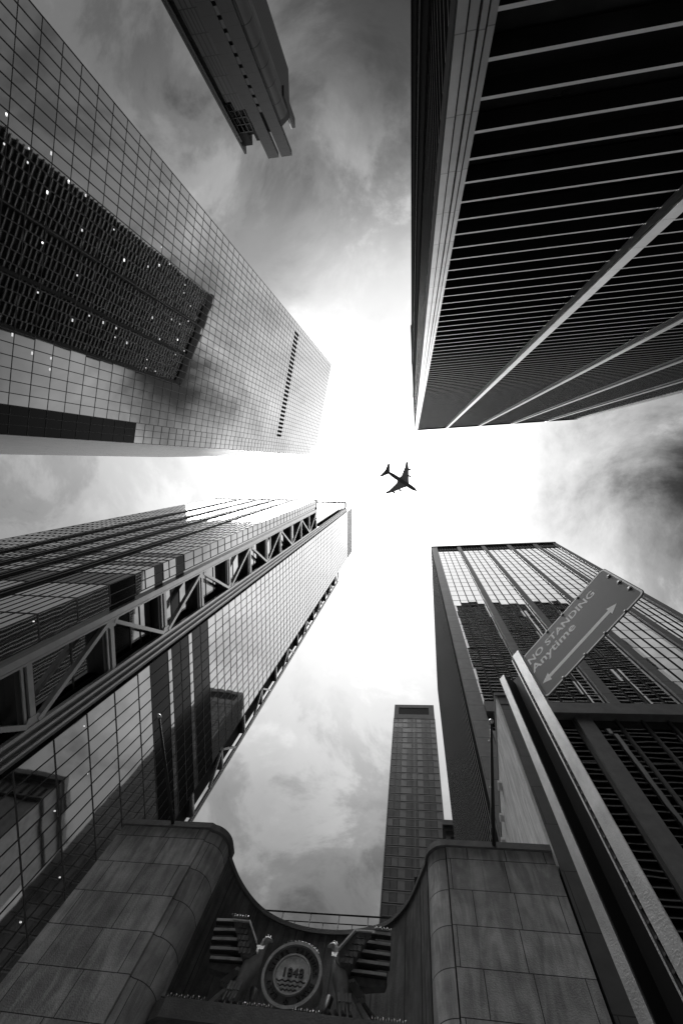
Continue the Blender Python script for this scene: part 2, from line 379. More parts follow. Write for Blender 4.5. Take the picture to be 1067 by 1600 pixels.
# local frame: x = world +Y along the east face, -y = outward (world +X), y = into the building
HA = 321.6; HB = 213.6; A0, A1 = 35.2, 69.5; B0 = 18.4
b = MB()
b.box(A0 + .02, A1 - .02, .15, 60, 0, HA - .1)                # slab core
b.box(29.2, A0 - .05, 3.4, 58, 0, HA - .2)                      # set back mass
b.box(B0 + .15, 21.58, .15, 51.2, 0, HB - .2); b.box(21.58, 22.5, .4, 51.2, 0, HB - .2); b.box(22.5, 32.4, 1.6, 51.2, 0, HB - .2)
b.box(A1 + .1, A1 + 5.2, 1.1, 58, 0, 278)
b.build('core', CORE, t)
pod = [i * 6.05 + 1.6 for i in range(12)]                       # tall podium storeys
zs = pod[:-1] + [69.6 + 1.6]
bounds = []
z = 1.6
while z + 6.05 < 71.7: bounds.append((z, z + 6.05)); z += 6.05
bounds.append((z, 71.8)); bounds += [(71.8, 77.6), (77.6, 79.1), (79.1, 82.4), (82.4, 85.6), (85.6, 87.3), (87.3, 91.0), (91.0, 94.6)]
z = 94.6
while z + 4.05 < HA + .5: bounds.append((z, min(z + 4.05, HA))); z += 4.05
dark = {71.8, 79.1, 82.4, 87.3, 91.0}
lines = []
for z0, z1 in bounds:
    b = MB(); dk = any(abs(z0 - d) < .05 for d in dark)
    panes(b, (A0, 0, 0), (1, 0, 0), (0, -1, 0), A1 - A0, 16, z0, z1, 0.0022)
    o = b.build('window_row', GL_D if dk else GL_B, t)
    if dk: o['label'] = 'dark band of windows'
    lines.append(z1)
b = MB()
for k in range(17): x = A0 + (A1 - A0) * k / 16; b.box(x - .05, x + .05, -.08, .05, 1.6, HA)
for z in lines: b.box(A0, A1, -.075, .05, z - .16, z)
b.build('mullion_grid', MUL, t)
# shoulder mass: south face (local -x side) and narrow east return
random.seed(5)
sb = []; z = 1.6; darkB = [(62.3, 68.8), (74.6, 77.3), (82.0, 85.2)]
edges = [1.6, 8.4, 15.2, 22, 28.8, 35.6, 42.4, 49.0, 55.6, 62.3, 68.8, 71.6, 74.6, 77.3, 79.4, 82.0, 85.2]
z = 85.2
while z + 4.0 < HB: z += 4.0; edges.append(z)
edges.append(HB)
nb = 5; bay = 51.2 / nb
for z0, z1 in zip(edges, edges[1:]):
    if z1 - z0 < .4: continue
    dk = any(abs(z0 - d[0]) < .05 for d in darkB)
    b = MB()
    panes(b, (B0, 51.2, 0), (0, -1, 0), (-1, 0, 0), 51.2, 34, z0, z1, 0.002)
    panes(b, (B0, 0, 0), (1, 0, 0), (0, -1, 0), 3.2, 2, z0, z1, 0.002)
    panes(b, (21.6, .25, 0), (1, 0, 0), (0, -1, 0), 0.9, 1, z0, z1, 0.001)
    o = b.build('shoulder_window_row', GL_D if dk else GL_C, t)
    if dk: o['label'] = 'dark band of windows'
    b = MB(); panes(b, (23.8, 1.4, 0), (1, 0, 0), (0, -1, 0), 7.6, 4, z0, z1, 0.002); b.build('recess_window_row', GL_D if dk else GL_C, t)
b = MB()
for z in edges[1:]:
    b.box(B0 - .075, B0 + .05, 0.0, 51.2, z - .14, z); b.box(B0, 21.6, -.08, .05, z - .16, z); b.box(23.8, 31.4, 1.3, 1.5, z - .25, z)
for k in range(35): y = 51.2 * k / 34; b.box(B0 - .07, B0 + .05, y - .05, y + .05, 0, HB)
for x in (B0, B0 + 1.6, 21.65): b.box(x - .06, x + .06, -.085, .1, 0, HB)
b.build('shoulder_mullion_grid', MUL, t)
for y in (11.6, 20.4, 28.6, 37.8):
    b = MB(); b.box(B0 - .35, B0 + .1, y - .75, y - .45, 0, HB); b.box(B0 - .35, B0 + .1, y + .45, y + .75, 0, HB); b.box(B0 - .15, B0 + .1, y - .45, y + .45, 0, HB)
    b.build('corner_fin', TRUSS_D, t)
b = MB(); b.box(B0 - .3, 24.2, -.3, .3, HB, HB + .5); b.box(B0 - .3, B0 + .3, .3, 51.4, HB, HB + .5); b.build('roof_coping', TRUSS_D, t)
# truss D between x=23.0 and 32.1
zb = [16.6 + 15.05 * i for i in range(14)]
b = MB(); b.box(22.5, 23.4, -.5, .35, 0, 213.4); b.box(23.4, 23.5, -.2, .3, 0, 213.4, 1); b.box(23.5, 23.8, -.42, .2, 0, 213.4); b.build('truss_chord', [TRUSS, TRUSS_D], t)
b = MB(); b.box(31.3, 31.75, -.5, .1, 0, 216, 0); b.box(31.75, 32.5, -.2, .1, 0, 300, 1); b.box(32.5, 32.8, -.45, .1, 0, 316, 0); b.box(32.8, 33.6, -.1, .1, 0, 318, 1)
b.box(33.6, 33.9, -.4, .1, 0, 318, 0); b.box(33.9, 34.5, -.1, .1, 0, 318, 1); b.build('truss_chord', [TRUSS, TRUSS_M], t)
for i, z in enumerate(zb[:-1]):
    x = 23.85 if i % 2 else 31.25; sg = 1 if i % 2 else -1
    b = MB(); b.prism([(x, z - 1.3), (x + sg * 1.0, z - .5), (x + sg * 1.0, z + .9), (x, z + 1.9)], -.36, -.3, axis='y'); b.build('gusset_plate', TRUSS, t, fix=True)
for i, z in enumerate(zb):
    b = MB(); b.box(23.8, 31.4, .0, 1.39, z - 1.7, z + .9); b.box(23.8, 31.3, -.3, .0, z - .2, z + .6, 1); b.box(23.8, 31.3, -.18, .0, z - .95, z - .6, 1)
    b.build('truss_beam', [TRUSS_D, TRUSS], t)
    if i < len(zb) - 1:
        up = (i % 2 == 0)
        x0, x1 = (24.7, 31.7) if up else (31.7, 24.7)
        # K bracing: diagonals meet at every second chord node
        b = MB(); p, q = ((31.1, -.1, z + .8), (24.1, -.1, z + 14.2)) if i % 2 == 0 else ((24.1, -.1, z + .8), (31.1, -.1, z + 14.2))
        b.beam(p, q, .6, .75, (0, 1, 0)); b.build('truss_diagonal', TRUSS, t)
b = MB()
for i in range(40): z = 20 + i * 7.5; b.box(34.55, 35.12, .05, .6, z, z + 5.2)
b.build('slot_vent', LOUV, t)
# set back upper mass E
for k in range(27):
    z0 = HB + k * 4.0; z1 = min(z0 + 4.0, HA - 1)
    b = MB(); panes(b, (29.1, 57, 0), (0, -1, 0), (-1, 0, 0), 55.6, 36, z0, z1, 0.002); panes(b, (29.1, 1.4, 0), (1, 0, 0), (0, -1, 0), 3.2, 2, z0, z1, 0.002)
    b.box(29.1, 32.3, 1.41, 1.6, z0 - .12, z0); b.box(29.0, 29.09, 1.4, 57, z0 - .12, z0)
    b.build('upper_window_row', GL_C, t)
b = MB(); b.box(29.2, 35.1, 1.62, 3.3, HB, HA - 1); b.box(28.6, 35.1, .9, 57.5, HA - 1, HA - .2); b.box(29.08, 29.3, 1.4, 57, HA - 8, HA - 1.1, 1); b.build('upper_parapet', [TRUSS_D, LOUV], t)
# louvred crown over the slab
b = MB(); b.box(35.3, A1 + .1, .05, .4, HA, 346.2); 
for k in range(36): x = 35.3 + k * (A1 - 35.3) / 36; b.box(x + .2, x + .5, -.15, .05, HA, 346.2, 1)
b.build('crown_screen', [TRUSS_D, STEEL_L], t, )
# corner truss on the north edge
b = MB(); b.box(A1 + 4.7, A1 + 5.0, -.4, .1, 0, 279.6); b.box(A1 + 5.0, A1 + 5.3, -.1, .3, 0, 279.6, 1); b.box(A1 + 5.3, A1 + 5.7, -.4, .4, 0, 279.6); b.build('corner_truss_chord', [TRUSS, TRUSS_D], t)
for i in range(18):
    z = 9.1 + 15.05 * i
    b = MB(); b.box(A1 + .1, A1 + 4.7, .0, 1.09, z - .9, z + .8); b.box(A1 + .1, A1 + 4.7, -.25, 0, z - .1, z + .6, 1); b.build('corner_truss_beam', [TRUSS_D, TRUSS], t)
    b = MB(); p, q = ((A1 + .4, -.1, z + .8), (A1 + 4.6, -.1, z + 8.0)) if i % 2 == 0 else ((A1 + 4.6, -.1, z + 8.0), (A1 + .4, -.1, z + 14.4))
    b.beam(p, q, .5, .6, (0, 1, 0)); b.build('corner_truss_diagonal', TRUSS, t)
random.seed(3)
for k in range(15):
    if random.random() < .55: x = random.uniform(A0 + 1, A1 - 1); y = -.06; z = random.choice(bounds[1:11])[1]
    else: x = random.uniform(B0 + .2, B0 + 2.9); y = -.06; z = random.choice(edges[2:9])
    b = MB(); b.box(x, x + .16, y - .03, y, z - .8, z - .66); b.build('ceiling_lamp', WHITE_L, t)

# ------------------------------------------------------------------ pilaster tower, lower right
t = thing('pilaster_tower', 'stone pilaster office tower with wavy mirror windows behind the street sign', 'office tower', (6.9, 27.8, 0), -3.8)
H = 151.6; W = 38.0; DP = 50.0; LED = 53.0
b = MB(); b.box(.1, W - .1, .55, DP, 0, H - .2); b.build('core', CORE, t)
px = [0, 7.9, 15.4, 23.2, 31.0, 37.0]
ws = 1.15
for i, x in enumerate(px):
    b = MB(); b.box(x, x + (1.7 if i == 0 else ws), 0 - (0.02 if i == 0 else 0), .6, LED if i else 0, H - 1); b.build('pilaster', PIL, t)
nr = 27; fh = (H - 6 - LED) / nr
for r in range(nr):
    z0 = LED + r * fh; b = MB()
    for i in range(5):
        xa = px[i] + (1.7 if i == 0 else ws); panes(b, (xa, .5, 0), (1, 0, 0), (0, -1, 0), px[i + 1] - xa, 4, z0, z0 + fh, 0.0025)
    b.build('window_row', GL_W, t)
b = MB()
for i in range(5):
    xa = px[i] + (1.7 if i == 0 else ws); wd = px[i + 1] - xa
    for k in range(5): x = xa + wd * k / 4; b.box(x - .065, x + .065, .38, .5, LED, H - 6)
    for r in range(nr + 1): z = LED + r * fh; b.box(xa + .1, px[i + 1] - .1, .47, .52, z - .03, z + .03)
b.build('mullion_grid', MULB, t)
for i in range(5):
    xa = px[i] + (1.7 if i == 0 else ws); b = MB(); b.box(xa, px[i + 1], .35, .5, H - 6, H - 1)
    for k in range(9): x = xa + (px[i + 1] - xa) * k / 8; b.box(x - .05, x + .05, .2, .35, H - 6, H - 1, 1)
    b.build('crown_louver', [LOUV, CONC], t)
b = MB(); b.box(-.15, W + .15, -.15, DP + .2, H - 1, H); b.build('roof_coping', PIL, t)
b = MB(); b.box(1.75, W, -.35, .55, LED - 2.1, LED); b.build('ledge', CONC, t)
# tall lower windows
lx = [1.75, 10.6, 12.4, 22.4, 24.2, 34.2, 36]
for i in range(0, 6, 2):
    nrow = 22; lh = (LED - 2.1) / nrow
    for r in range(nrow):
        b = MB(); panes(b, (lx[i], .5, 0), (1, 0, 0), (0, -1, 0), lx[i + 1] - lx[i], 4, r * lh, (r + 1) * lh, 0.003); b.build('lower_window_row', GL_W2, t)
b = MB()
for i in range(0, 6, 2):
    for k in range(5): x = lx[i] + (lx[i + 1] - lx[i]) * k / 4; b.box(x - .12, x + .12, .3, .5, 0, LED - 2.1)
b.build('lower_mullion_grid', MUL, t)
for i in (1, 3, 5):
    b = MB(); b.box(lx[i] + .12, lx[i + 1] - .12, -.05, .6, 0, LED - 2.1); b.build('pilaster', CONC, t)
# west flank: pale ribs near the corner, dark plain wall beyond
b = MB(); b.box(-.02, .09, 1.2, DP, 0, H - 1); b.build('flank_wall', FIN_D, t)
for k in range(46):
    y = .8 + k * 1.05; b = MB(); b.box(-.27, -.02, y, y + .12, 0, H - 1, 0, ((5,), 1)); b.build('flank_fin', [FIN_D, FIN_L], t)

# ------------------------------------------------------------------ slim dark hotel tower
t = thing('slim_tower', 'slim dark slab tower with one black opening near its top, far behind the curved wall', 'skyscraper', (-6.0, 117.3, 0), -4.0)
H = 212.2; W = 18.2
b = MB(); b.box(0, W, .12, 40, 0, H - .1); b.build('core', FIN_D, t)
fh = 3.72; nfl = int((H - 12) / fh); random.seed(11)
for r in range(nfl):
    z0 = H - 12 - (r + 1) * fh; b = MB()
    for k in range(9):
        x = W * k / 9; lit = k in (0, 1, 3, 4, 6, 7)
        mi = 0 if (lit and random.random() < .96) else 1
        tl = random.gauss(0, .004)
        b.quad([(x, -.02 + tl, z0 + .9), (x + W / 9, -.02 - tl, z0 + .9), (x + W / 9, -.02 - tl, z0 + fh), (x, -.02 + tl, z0 + fh)], mi)
        if lit: b.box(x + W / 9 - .12, x + W / 9, -.06, .1, z0 + .9, z0 + fh, 2)
    b.box(0, W, -.04, .1, z0, z0 + .45, 3); b.box(0, W, -.1, .1, z0 + .45, z0 + .6, 2); b.box(0, W, -.04, .1, z0 + .6, z0 + .9, 1)
    b.build('window_row', [GL_H, mat('spandrel glass', 0.15, 0.3, 0.5, var=.25, nscale=.15), LOUV, mat('light spandrel', 0.3, 0.3, 0.5)], t)
b = MB(); b.box(-.1, W + .1, -.1, .1, H - 2.6, H); b.box(-.1, 2.0, -.1, .1, H - 8.5, H - 2.6); b.box(W - 2.3, W + .1, -.1, .1, H - 8.5, H - 2.6); b.box(-.1, W + .1, -.1, .1, H - 12, H - 8.5); b.build('crown_panel', mat('crown panel', 0.24, 0.8, 0, spec=0.1, var=.2, nscale=.2), t)
b = MB(); b.box(2.0, W - 2.3, .0, .1, H - 8.5, H - 2.6); b.build('crown_opening', LOUV, t)
b = MB(); b.box(-.25, 0.0, -.2, .3, 0, H - 12); b.box(W, W + .25, -.2, .3, 0, H - 12); b.box(W * .5 - .1, W * .5 + .1, -.12, .1, 0, H - 12.1); b.build('edge_trim', MUL, t)

# ------------------------------------------------------------------ old cornice building and rooftop shed behind the bank
t = thing('old_stone_building', 'old pale stone building with dark cornice glimpsed right of the slim tower', 'building', (9.6, 92, 0), -4)
b = MB(); b.box(0.4, 22, .4, 20, 0, 109); b.build('wall', PALE, t)
b = MB(); b.box(0, 22.4, 0, 20.4, 109, 110.4); b.box(-.4, 22.8, -.4, 20.8, 110.4, 112.0); b.build('cornice', CONC, t)
b = MB()
for k in range(8): b.box(1.4 + 2.6 * k, 2.6 + 2.6 * k, .3, .41, 104.5, 107.5)
b.build('window_row', GL_K, t)
b = MB(); b.box(.2, 22.2, .2, 20.2, 102.6, 103.6); b.build('string_course', FIN_D, t)

t = thing('rooftop_shed', 'dark grey penthouse box on the roof behind the right curve of the wall', 'rooftop shed', (.9, 33.5, 0), -4.5)
b = MB(); b.box(0, 5.2, 0, 6, 18.5, 34.6); b.build('wall', mat('shed wall', .08, .6, var=.25, nscale=.6), t)
b = MB(); b.box(-.12, 5.3, -.15, 6.1, 34.6, 35.4); b.build('roof', LOUV, t)
b = MB(); b.box(-.1, 0.05, -.06, .12, 18.5, 34.6); b.build('corner_trim', STEEL_L, t)

# ------------------------------------------------------------------ bank
t = thing('bank_building', 'grey limestone bank front with rounded wings and a concave entrance wall between them', 'bank', (0, 0, 0), -4.5)
HB_ = 19.6
def arc(cx, cy, r, a0, a1, n=10): return [(cx + r * math.cos(R(a0 + (a1 - a0) * k / n)), cy + r * math.sin(R(a0 + (a1 - a0) * k / n))) for k in range(n + 1)]
curve = [(-9.35, 17.2), (-9.05, 18.3), (-8.6, 19.2), (-8.0, 19.9), (-7.2, 20.38), (-6.2, 20.66), (-5.2, 20.74), (-4.2, 20.68), (-3.2, 20.45), (-2.3, 20.05), (-1.65, 19.4), (-1.15, 18.65), (-.75, 17.75), (-.42, 16.95)]
def smooth_curve(pts, n=5):
    out = []
    for i in range(len(pts) - 1):
        p0, p1, p2, p3 = pts[max(i - 1, 0)], pts[i], pts[i + 1], pts[min(i + 2, len(pts) - 1)]
        for k in range(n):
            u = k / n
            out.append(tuple(.5 * (2 * p1[j] + (p2[j] - p0[j]) * u + (2 * p0[j] - 5 * p1[j] + 4 * p2[j] - p3[j]) * u * u + (3 * p1[j] - p0[j] - 3 * p2[j] + p3[j]) * u ** 3) for j in (0, 1)))
    return out + [pts[-1]]
cv = smooth_curve(curve)
# left wing (flat face, then a bullnose corner)
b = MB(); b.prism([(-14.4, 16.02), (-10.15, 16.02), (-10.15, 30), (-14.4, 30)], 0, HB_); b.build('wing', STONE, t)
b = MB(); b.prism([(-10.13, 16.1)] + arc(-10.13, 16.95, .8, -82, 8, 10) + [(-9.33, 17.2), (-9.33, 30), (-10.13, 30)], 0, HB_ - .02, smooth=False); b.build('rounded_corner', STONE, t)
b = MB(); b.prism([(-14.5, 15.92), (-10.1, 15.92)] + arc(-10.1, 16.9, .9, -80, 5, 8) + [(-9.2, 17.4), (-9.4, 17.4), (-14.5, 17.4)], HB_ - .02, HB_ + .28); b.build('coping', COPING, t)
# right wing
b = MB(); b.prism([(.42, 16.25), (4.62, 16.25), (4.62, 30), (.42, 30)], 0, HB_); b.build('wing', STONE, t)
b = MB(); b.prism([(.4, 30), (-.4, 30), (-.4, 17.05)] + arc(.4, 17.1, .8, 182, 268, 10), 0, HB_ - .02); b.build('rounded_corner', STONE, t)
b = MB(); b.prism([(.4, 17.4), (-.5, 17.4)] + arc(.4, 17.05, .9, 180, 268, 8) + [(4.64, 16.15), (4.64, 17.4)], HB_ - .02, HB_ + .28); b.build('coping', COPING, t)
# concave wall
b = MB(); n = len(cv); top = HB_
for k in range(n - 1):
    (xa, ya), (xb, yb) = cv[k], cv[k + 1]
    b.quad([(xa, ya, 0), (xb, yb, 0), (xb, yb, top), (xa, ya, top)], 0, True)
    # panel joints as shallow dark battens
for k in range(n - 1):
    (xa, ya), (xb, yb) = cv[k], cv[k + 1]
    d = Vector((xb - xa, yb - ya)).normalized(); nx, ny = -d.y, d.x
    b.quad([(xa, ya, top), (xb, yb, top), (xb + nx * .5, yb + ny * .5, top), (xa + nx * .5, ya + ny * .5, top)], 0)
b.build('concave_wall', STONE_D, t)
b = MB()
for k in range(n - 1):
    (xa, ya), (xb, yb) = cv[k], cv[k + 1]
    d = Vector((xb - xa, yb - ya)).normalized(); nx, ny = -d.y, d.x; o_ = .07
    pa, pb = (xa - nx * o_, ya - ny * o_), (xb - nx * o_, yb - ny * o_)
    b.quad([(pa[0], pa[1], top - .16), (pb[0], pb[1], top - .16), (pb[0], pb[1], top + .04), (pa[0], pa[1], top + .04)])
    b.quad([(xa, ya, top - .16), (xb, yb, top - .16), (pb[0], pb[1], top - .16), (pa[0], pa[1], top - .16)])
    b.quad([(pa[0], pa[1], top + .04), (pb[0], pb[1], top + .04), (xb + nx * .45, yb + ny * .45, top + .04), (xa + nx * .45, ya + ny * .45, top + .04)])
b.build('wall_cap', COPING, t)
for k in (4, 14, 24, 33, 42, 52, 60):
    x, y = cv[k]; b = MB(); d = Vector((cv[k + 1][0] - x, cv[k + 1][1] - y)).normalized(); nx, ny = -d.y, d.x
    b.beam((x - nx * .005, y - ny * .005, 0), (x - nx * .005, y - ny * .005, top - .17), .02, .03, (d.x, d.y, 0)); b.build('wall_joint', LETT, t)
b = MB(); b.prism(list(reversed([(x, y + .46) for x, y in cv])) + [(-9.4, 29.9), (.3, 29.9)], HB_ - .9, HB_ - .6) ; b.build('roof', ROOF, t, fix=True)
b = MB(); b.box(-14.4, 4.6, 30, 30.3, 0, HB_ - 1); b.build('rear_wall', STONE_D, t)
# ledge over the door carrying the eagles
ZL = 13.55
led = [(-9.4, 17.4), (-9.3, 16.85), (-8.9, 16.62), (-2.3, 16.62), (-.6, 16.62), (-.5, 17.0)] + [(x, y - .02) for x, y in reversed(cv[2:-2])]
b = MB(); b.prism(led, ZL - .55, ZL); b.prism([(x, y + .12) if y < 17 else (x, y) for x, y in led], ZL - 2.6, ZL - .55); b.build('door_ledge', COPING, t, fix=True)

# railing on the bank roof
t = thing('roof_railing', 'thin black metal railing on the roof behind the concave wall', 'railing', (0, 0, 0), -4.5)
ya = lambda x: 22.3 - .02 * (x + 6)
for z in (HB_ + .95, HB_ + 1.35, HB_ + 1.75, HB_ + 2.2):
    b = MB(); b.tube((-9.6, ya(-9.6), z), (-1.4, ya(-1.4), z), .042 if z > 21.5 else .026, n=6); b.build('rail', LETT, t)
for k in range(6):
    x = -9.3 + 1.45 * k; b = MB(); b.tube((x, ya(x), HB_ - .6), (x, ya(x), HB_ + 2.2), .03, n=6); b.tube((x, ya(x) + .02, HB_ + 1.5), (x, ya(x) + .9, HB_ - .6), .02, n=6); b.build('post', LETT, t)
    if k < 5: b = MB(); b.tube((x + .7, ya(x), HB_ - .6), (x + .7, ya(x), HB_ + 1.75), .02, n=6); b.build('post', LETT, t)

# bank seal: ring, disc, lettering   (local plane y = 16.9)
S = .885
t = thing('bank_seal', 'round bank seal reading 1848 with ring lettering, between the two metal eagles', 'emblem', (0, 0, 0), -4.5)
SX, SZ, SY = -5.66 * S, 14.76 * S + EYE, 16.82
def discring(b, r0, r1, y0, y1, mi=0, n=56):
    for k in range(n):
        a, c = 2 * math.pi * k / n, 2 * math.pi * (k + 1) / n
        p = lambda r, t_, y: (SX + r * math.cos(t_), y, SZ + r * math.sin(t_))
        b.quad([p(r0, a, y0), p(r1, a, y0), p(r1, c, y0), p(r0, c, y0)], mi)
        b.quad([p(r1, a, y0), p(r1, a, y1), p(r1, c, y1), p(r1, c, y0)], mi, True)
        if r0 > 0: b.quad([p(r0, a, y1), p(r0, a, y0), p(r0, c, y0), p(r0, c, y1)], mi, True)
b = MB(); discring(b, .92, 1.02, SY - .1, SY + .45); b.build('rim', ALU, t, fix=True)
b = MB(); discring(b, .62, .925, SY - .02, SY + .4); b.build('ring', mat('seal ring metal', 0.13, 0.6, 0.2, var=.35, nscale=4), t, fix=True)
b = MB(); discring(b, 0.0, .58, SY - .03, SY + .3); b.build('face', DISC, t, fix=True)
b = MB(); discring(b, .575, .63, SY - .09, SY + .3); b.build('bezel', ALU, t, fix=True)
s_ = 'EAST RIVER SAVINGS BANK'; b = MB()
for i, ch in enumerate(s_):
    if ch == ' ': continue
    a = R(240 - i * (300 / (len(s_) - 1)))
    me = text_mesh(ch, .2, .015, .004)
    M = Matrix.Translation((SX + .70 * math.cos(a), SY - .03, SZ + .70 * math.sin(a))) @ Matrix.Rotation(R(90), 4, 'X') @ Matrix.Rotation(a - R(90), 4, 'Z')
    add_mesh(b, me, M)
for dx, dz in ((-.06, 0), (.06, 0), (0, .06), (0, -.06)):
    o_ = MB(); o_.box(SX + dx - .025, SX + dx + .025, SY - .05, SY, SZ - .78 + dz - .025, SZ - .78 + dz + .025); o_.build('ornament', LETT, t)
b.build('ring_lettering', LETT, t)
b = MB(); add_mesh(b, text_mesh('1848', .36, .025, .007, spacing=1.08), Matrix.Translation((SX + .02, SY - .06, SZ - .08)) @ Matrix.Rotation(R(90), 4, 'X')); 
b.build('date', LETT, t)
for j in range(3):
    b = MB(); wv = .50 - .09 * j; z = SZ - .2 - .13 * j; pr = None
    for k in range(25):
        x = SX - wv + 2 * wv * k / 24; q = (x, SY - .04, z + .022 * math.cos(k * 1.25))
        if pr: b.beam(pr, q, .05, .022)
        pr = q
    b.build('wave_line', LETT, t)

# bird pins
def pins(label, pts, y, n, h=.12):
    t = thing('bird_spike_strip', label, 'bird spikes', (0, 0, 0), -4.5, 'bird spikes on the bank front')
    b = MB(); sg = []
    for (xa, za), (xb, zb_) in zip(pts, pts[1:]): sg.append(math.hypot(xb - xa, zb_ - za))
    tot_ = sum(sg)
    for k in range(n):
        d = tot_ * k / (n - 1)
        for s0, (a, c) in zip(sg, zip(pts, pts[1:])):
            if d <= s0 + 1e-6: break
            d -= s0
        u = min(d / s0, 1); x, z = a[0] + (c[0] - a[0]) * u, a[1] + (c[1] - a[1]) * u
        lean = .04 * math.sin(k * 2.1)
        b.tube((x, y, z), (x + lean, y - .03 * (k % 3 - 1), z + h), .006, .004, n=4)
    b.build('wire_pins', PINS, t)
    b = MB()
    for (xa, za), (xb, zb_) in zip(pts, pts[1:]): b.beam((xa, y, za), (xb, y, zb_), .05, .015)
    b.build('base_strip', ALU_D, t)

# eagles (right hand one is the prototype, mirrored for the left); x measured from the seal centre
def eagle(sg, label):
    t = thing('eagle_statue', label, 'statue', (0, 0, 0), -4.5, 'metal eagles flanking the bank seal')
    def X(x): return SX + sg * (x * S - -5.66 * S)
    def Z(z): return z * S + EYE
    def P3(x, z, y): return (X(x), y, Z(z))
    def plate(name, pts, y0, y1, m, par, mats=None):
        pl = [(X(x), Z(z)) for x, z in pts]
        b = MB(); b.prism(pl, y0, y1, axis='y'); return b.build(name, m, par, fix=True)
    Y0 = 17.12
    # body: one swept surface from foot to beak
    path = [(-3.56, 13.62, .02, .30, .26), (-3.58, 13.8, .0, .25, .26), (-3.62, 14.1, -.02, .23, .27), (-3.70, 14.5, -.05, .25, .32), (-3.80, 14.85, -.08, .30, .38), (-3.92, 15.15, -.12, .31, .38), (-4.03, 15.4, -.14, .24, .3), (-4.12, 15.62, -.15, .15, .2), (-4.16, 15.8, -.18, .13, .17), (-4.2, 15.95, -.2, .14, .17), (-4.28, 16.03, -.22, .11, .14), (-4.40, 16.02, -.24, .07, .08), (-4.52, 15.95, -.25, .03, .035)]
    rings = []
    for i, (x, z, dy, rx, ry) in enumerate(path):
        a = path[max(i - 1, 0)]; c = path[min(i + 1, len(path) - 1)]
        d = Vector((sg * (c[0] - a[0]), 0, c[1] - a[1])).normalized(); side = Vector((d.z, 0, -d.x))
        rings.append((P3(x, z, Y0 + dy), side * rx * S, Vector((0, 1, 0)) * ry * S))
    b = MB(); b.sweep(rings, 18); body = b.build('body', ALU, t, fix=True)
    # neck ruff and leg feathers as raised blades
    for k in range(5):
        b = MB(); xx = -4.26 + .07 * k; b.beam(P3(xx, 15.72, Y0 - .30), P3(xx + .03, 15.52 - .01 * k, Y0 - .36), .045, .03, (0, 1, 0)); b.build('ruff_feather', ALU, t)
    for k in range(4):
        x0 = -3.79 + .13 * k
        b = MB(); b.beam(P3(x0, 14.40, Y0 - .27), P3(x0 + .05, 14.12, Y0 - .27), .095, .05, (0, 1, 0)); b.beam(P3(x0 + .06, 14.08, Y0 - .24), P3(x0 + .14, 13.68, Y0 - .24), .06, .05, (0, 1, 0)); b.build('leg_feather', ALU, t)
    b = MB()
    for k in range(4): b.tube(P3(-4.0 + .24 * k, 13.72, Y0 - .1), P3(-4.06 + .26 * k, 13.63, Y0 - .5), .085, .05, 8)
    b.tube(P3(-4.12, 13.66, Y0 - .12), P3(-3.2, 13.66, Y0 - .12), .11, .11, 8)
    b.build('talon', ALU_D, t, fix=True)
    # wing: sloped covert panel with stepped flight feathers
    plate('wing', [(-4.08, 15.30), (-3.98, 15.62), (-3.41, 16.41), (-2.63, 16.42), (-2.98, 15.95), (-3.55, 15.12), (-3.85, 15.06)], Y0 - .50, Y0 + .1, ALU_D, t)
    b = MB(); b.beam(P3(-3.98, 15.62, Y0 - .53), P3(-3.41, 16.40, Y0 - .53), .05, .16, (0, 1, 0)); b.beam(P3(-3.41, 16.40, Y0 - .53), P3(-2.63, 16.41, Y0 - .53), .05, .08, (0, 1, 0)); b.build('wing_edge', ALU_P, t)
    for k in range(5):
        for j in range(2 + (k > 0)):
            xa = -3.25 - .13 * k + .17 * j - .02; za = 16.22 - .24 * k
            if xa < -4: continue
            b = MB(); b.beam(P3(xa - .07, za + .02, Y0 - .52), P3(xa + .08, za, Y0 - .51), .17, .03, (0, 1, 0)); b.build('covert_feather', ALU_D, t)
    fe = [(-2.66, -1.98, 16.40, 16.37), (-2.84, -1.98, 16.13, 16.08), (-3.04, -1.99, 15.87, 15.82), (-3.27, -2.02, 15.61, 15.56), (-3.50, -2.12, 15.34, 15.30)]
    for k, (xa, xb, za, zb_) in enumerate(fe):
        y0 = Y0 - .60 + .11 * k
        ff = plate('flight_feather', [(xa, za), (xb, zb_), (xb, zb_ - .15), (xa - .1, za - .15)], y0 + .025, y0 + .16, LETT, t)  # dark body: shade under each feather put into the colour
        plate('feather_lit_strip', [(xa, za), (xb, zb_), (xb, zb_ - .1), (xa - .08, za - .095)], y0, y0 + .025, ALU_P, ff)  # bright front strip: lit feather edge put into the colour
    plate('wing_gap_shade', [(-3.7, 15.1), (-2.75, 16.38), (-2.05, 16.35), (-2.15, 15.2)], Y0 - .02, Y0 + .15, LETT, t)  # dark plate: shade in the feather gaps put into the colour
    plate('wing_root', [(-3.6, 15.2), (-2.12, 15.2), (-2.2, 14.95), (-2.9, 14.85), (-3.5, 14.9)], Y0 - .05, Y0 + .2, ALU_D, t)
    # tail fan sweeping out and down
    plate('tail', [(-3.66, 14.93), (-3.34, 15.05), (-2.86, 14.49), (-3.20, 14.38)], Y0 - .12, Y0 + .15, ALU, t)
    for k in range(3):
        o = .11 * k
        b = MB(); b.beam(P3(-3.55 + o, 14.85 + o * .2, Y0 - .14), P3(-3.12 + o, 14.40 + o * .3, Y0 - .14), .09, .03, (0, 1, 0)); b.build('tail_feather', ALU_D, t)
    plate('tail_blade', [(-3.2, 14.36), (-3.06, 14.4), (-2.36, 13.63), (-2.62, 13.63)], Y0 + .0, Y0 + .2, ALU, t)
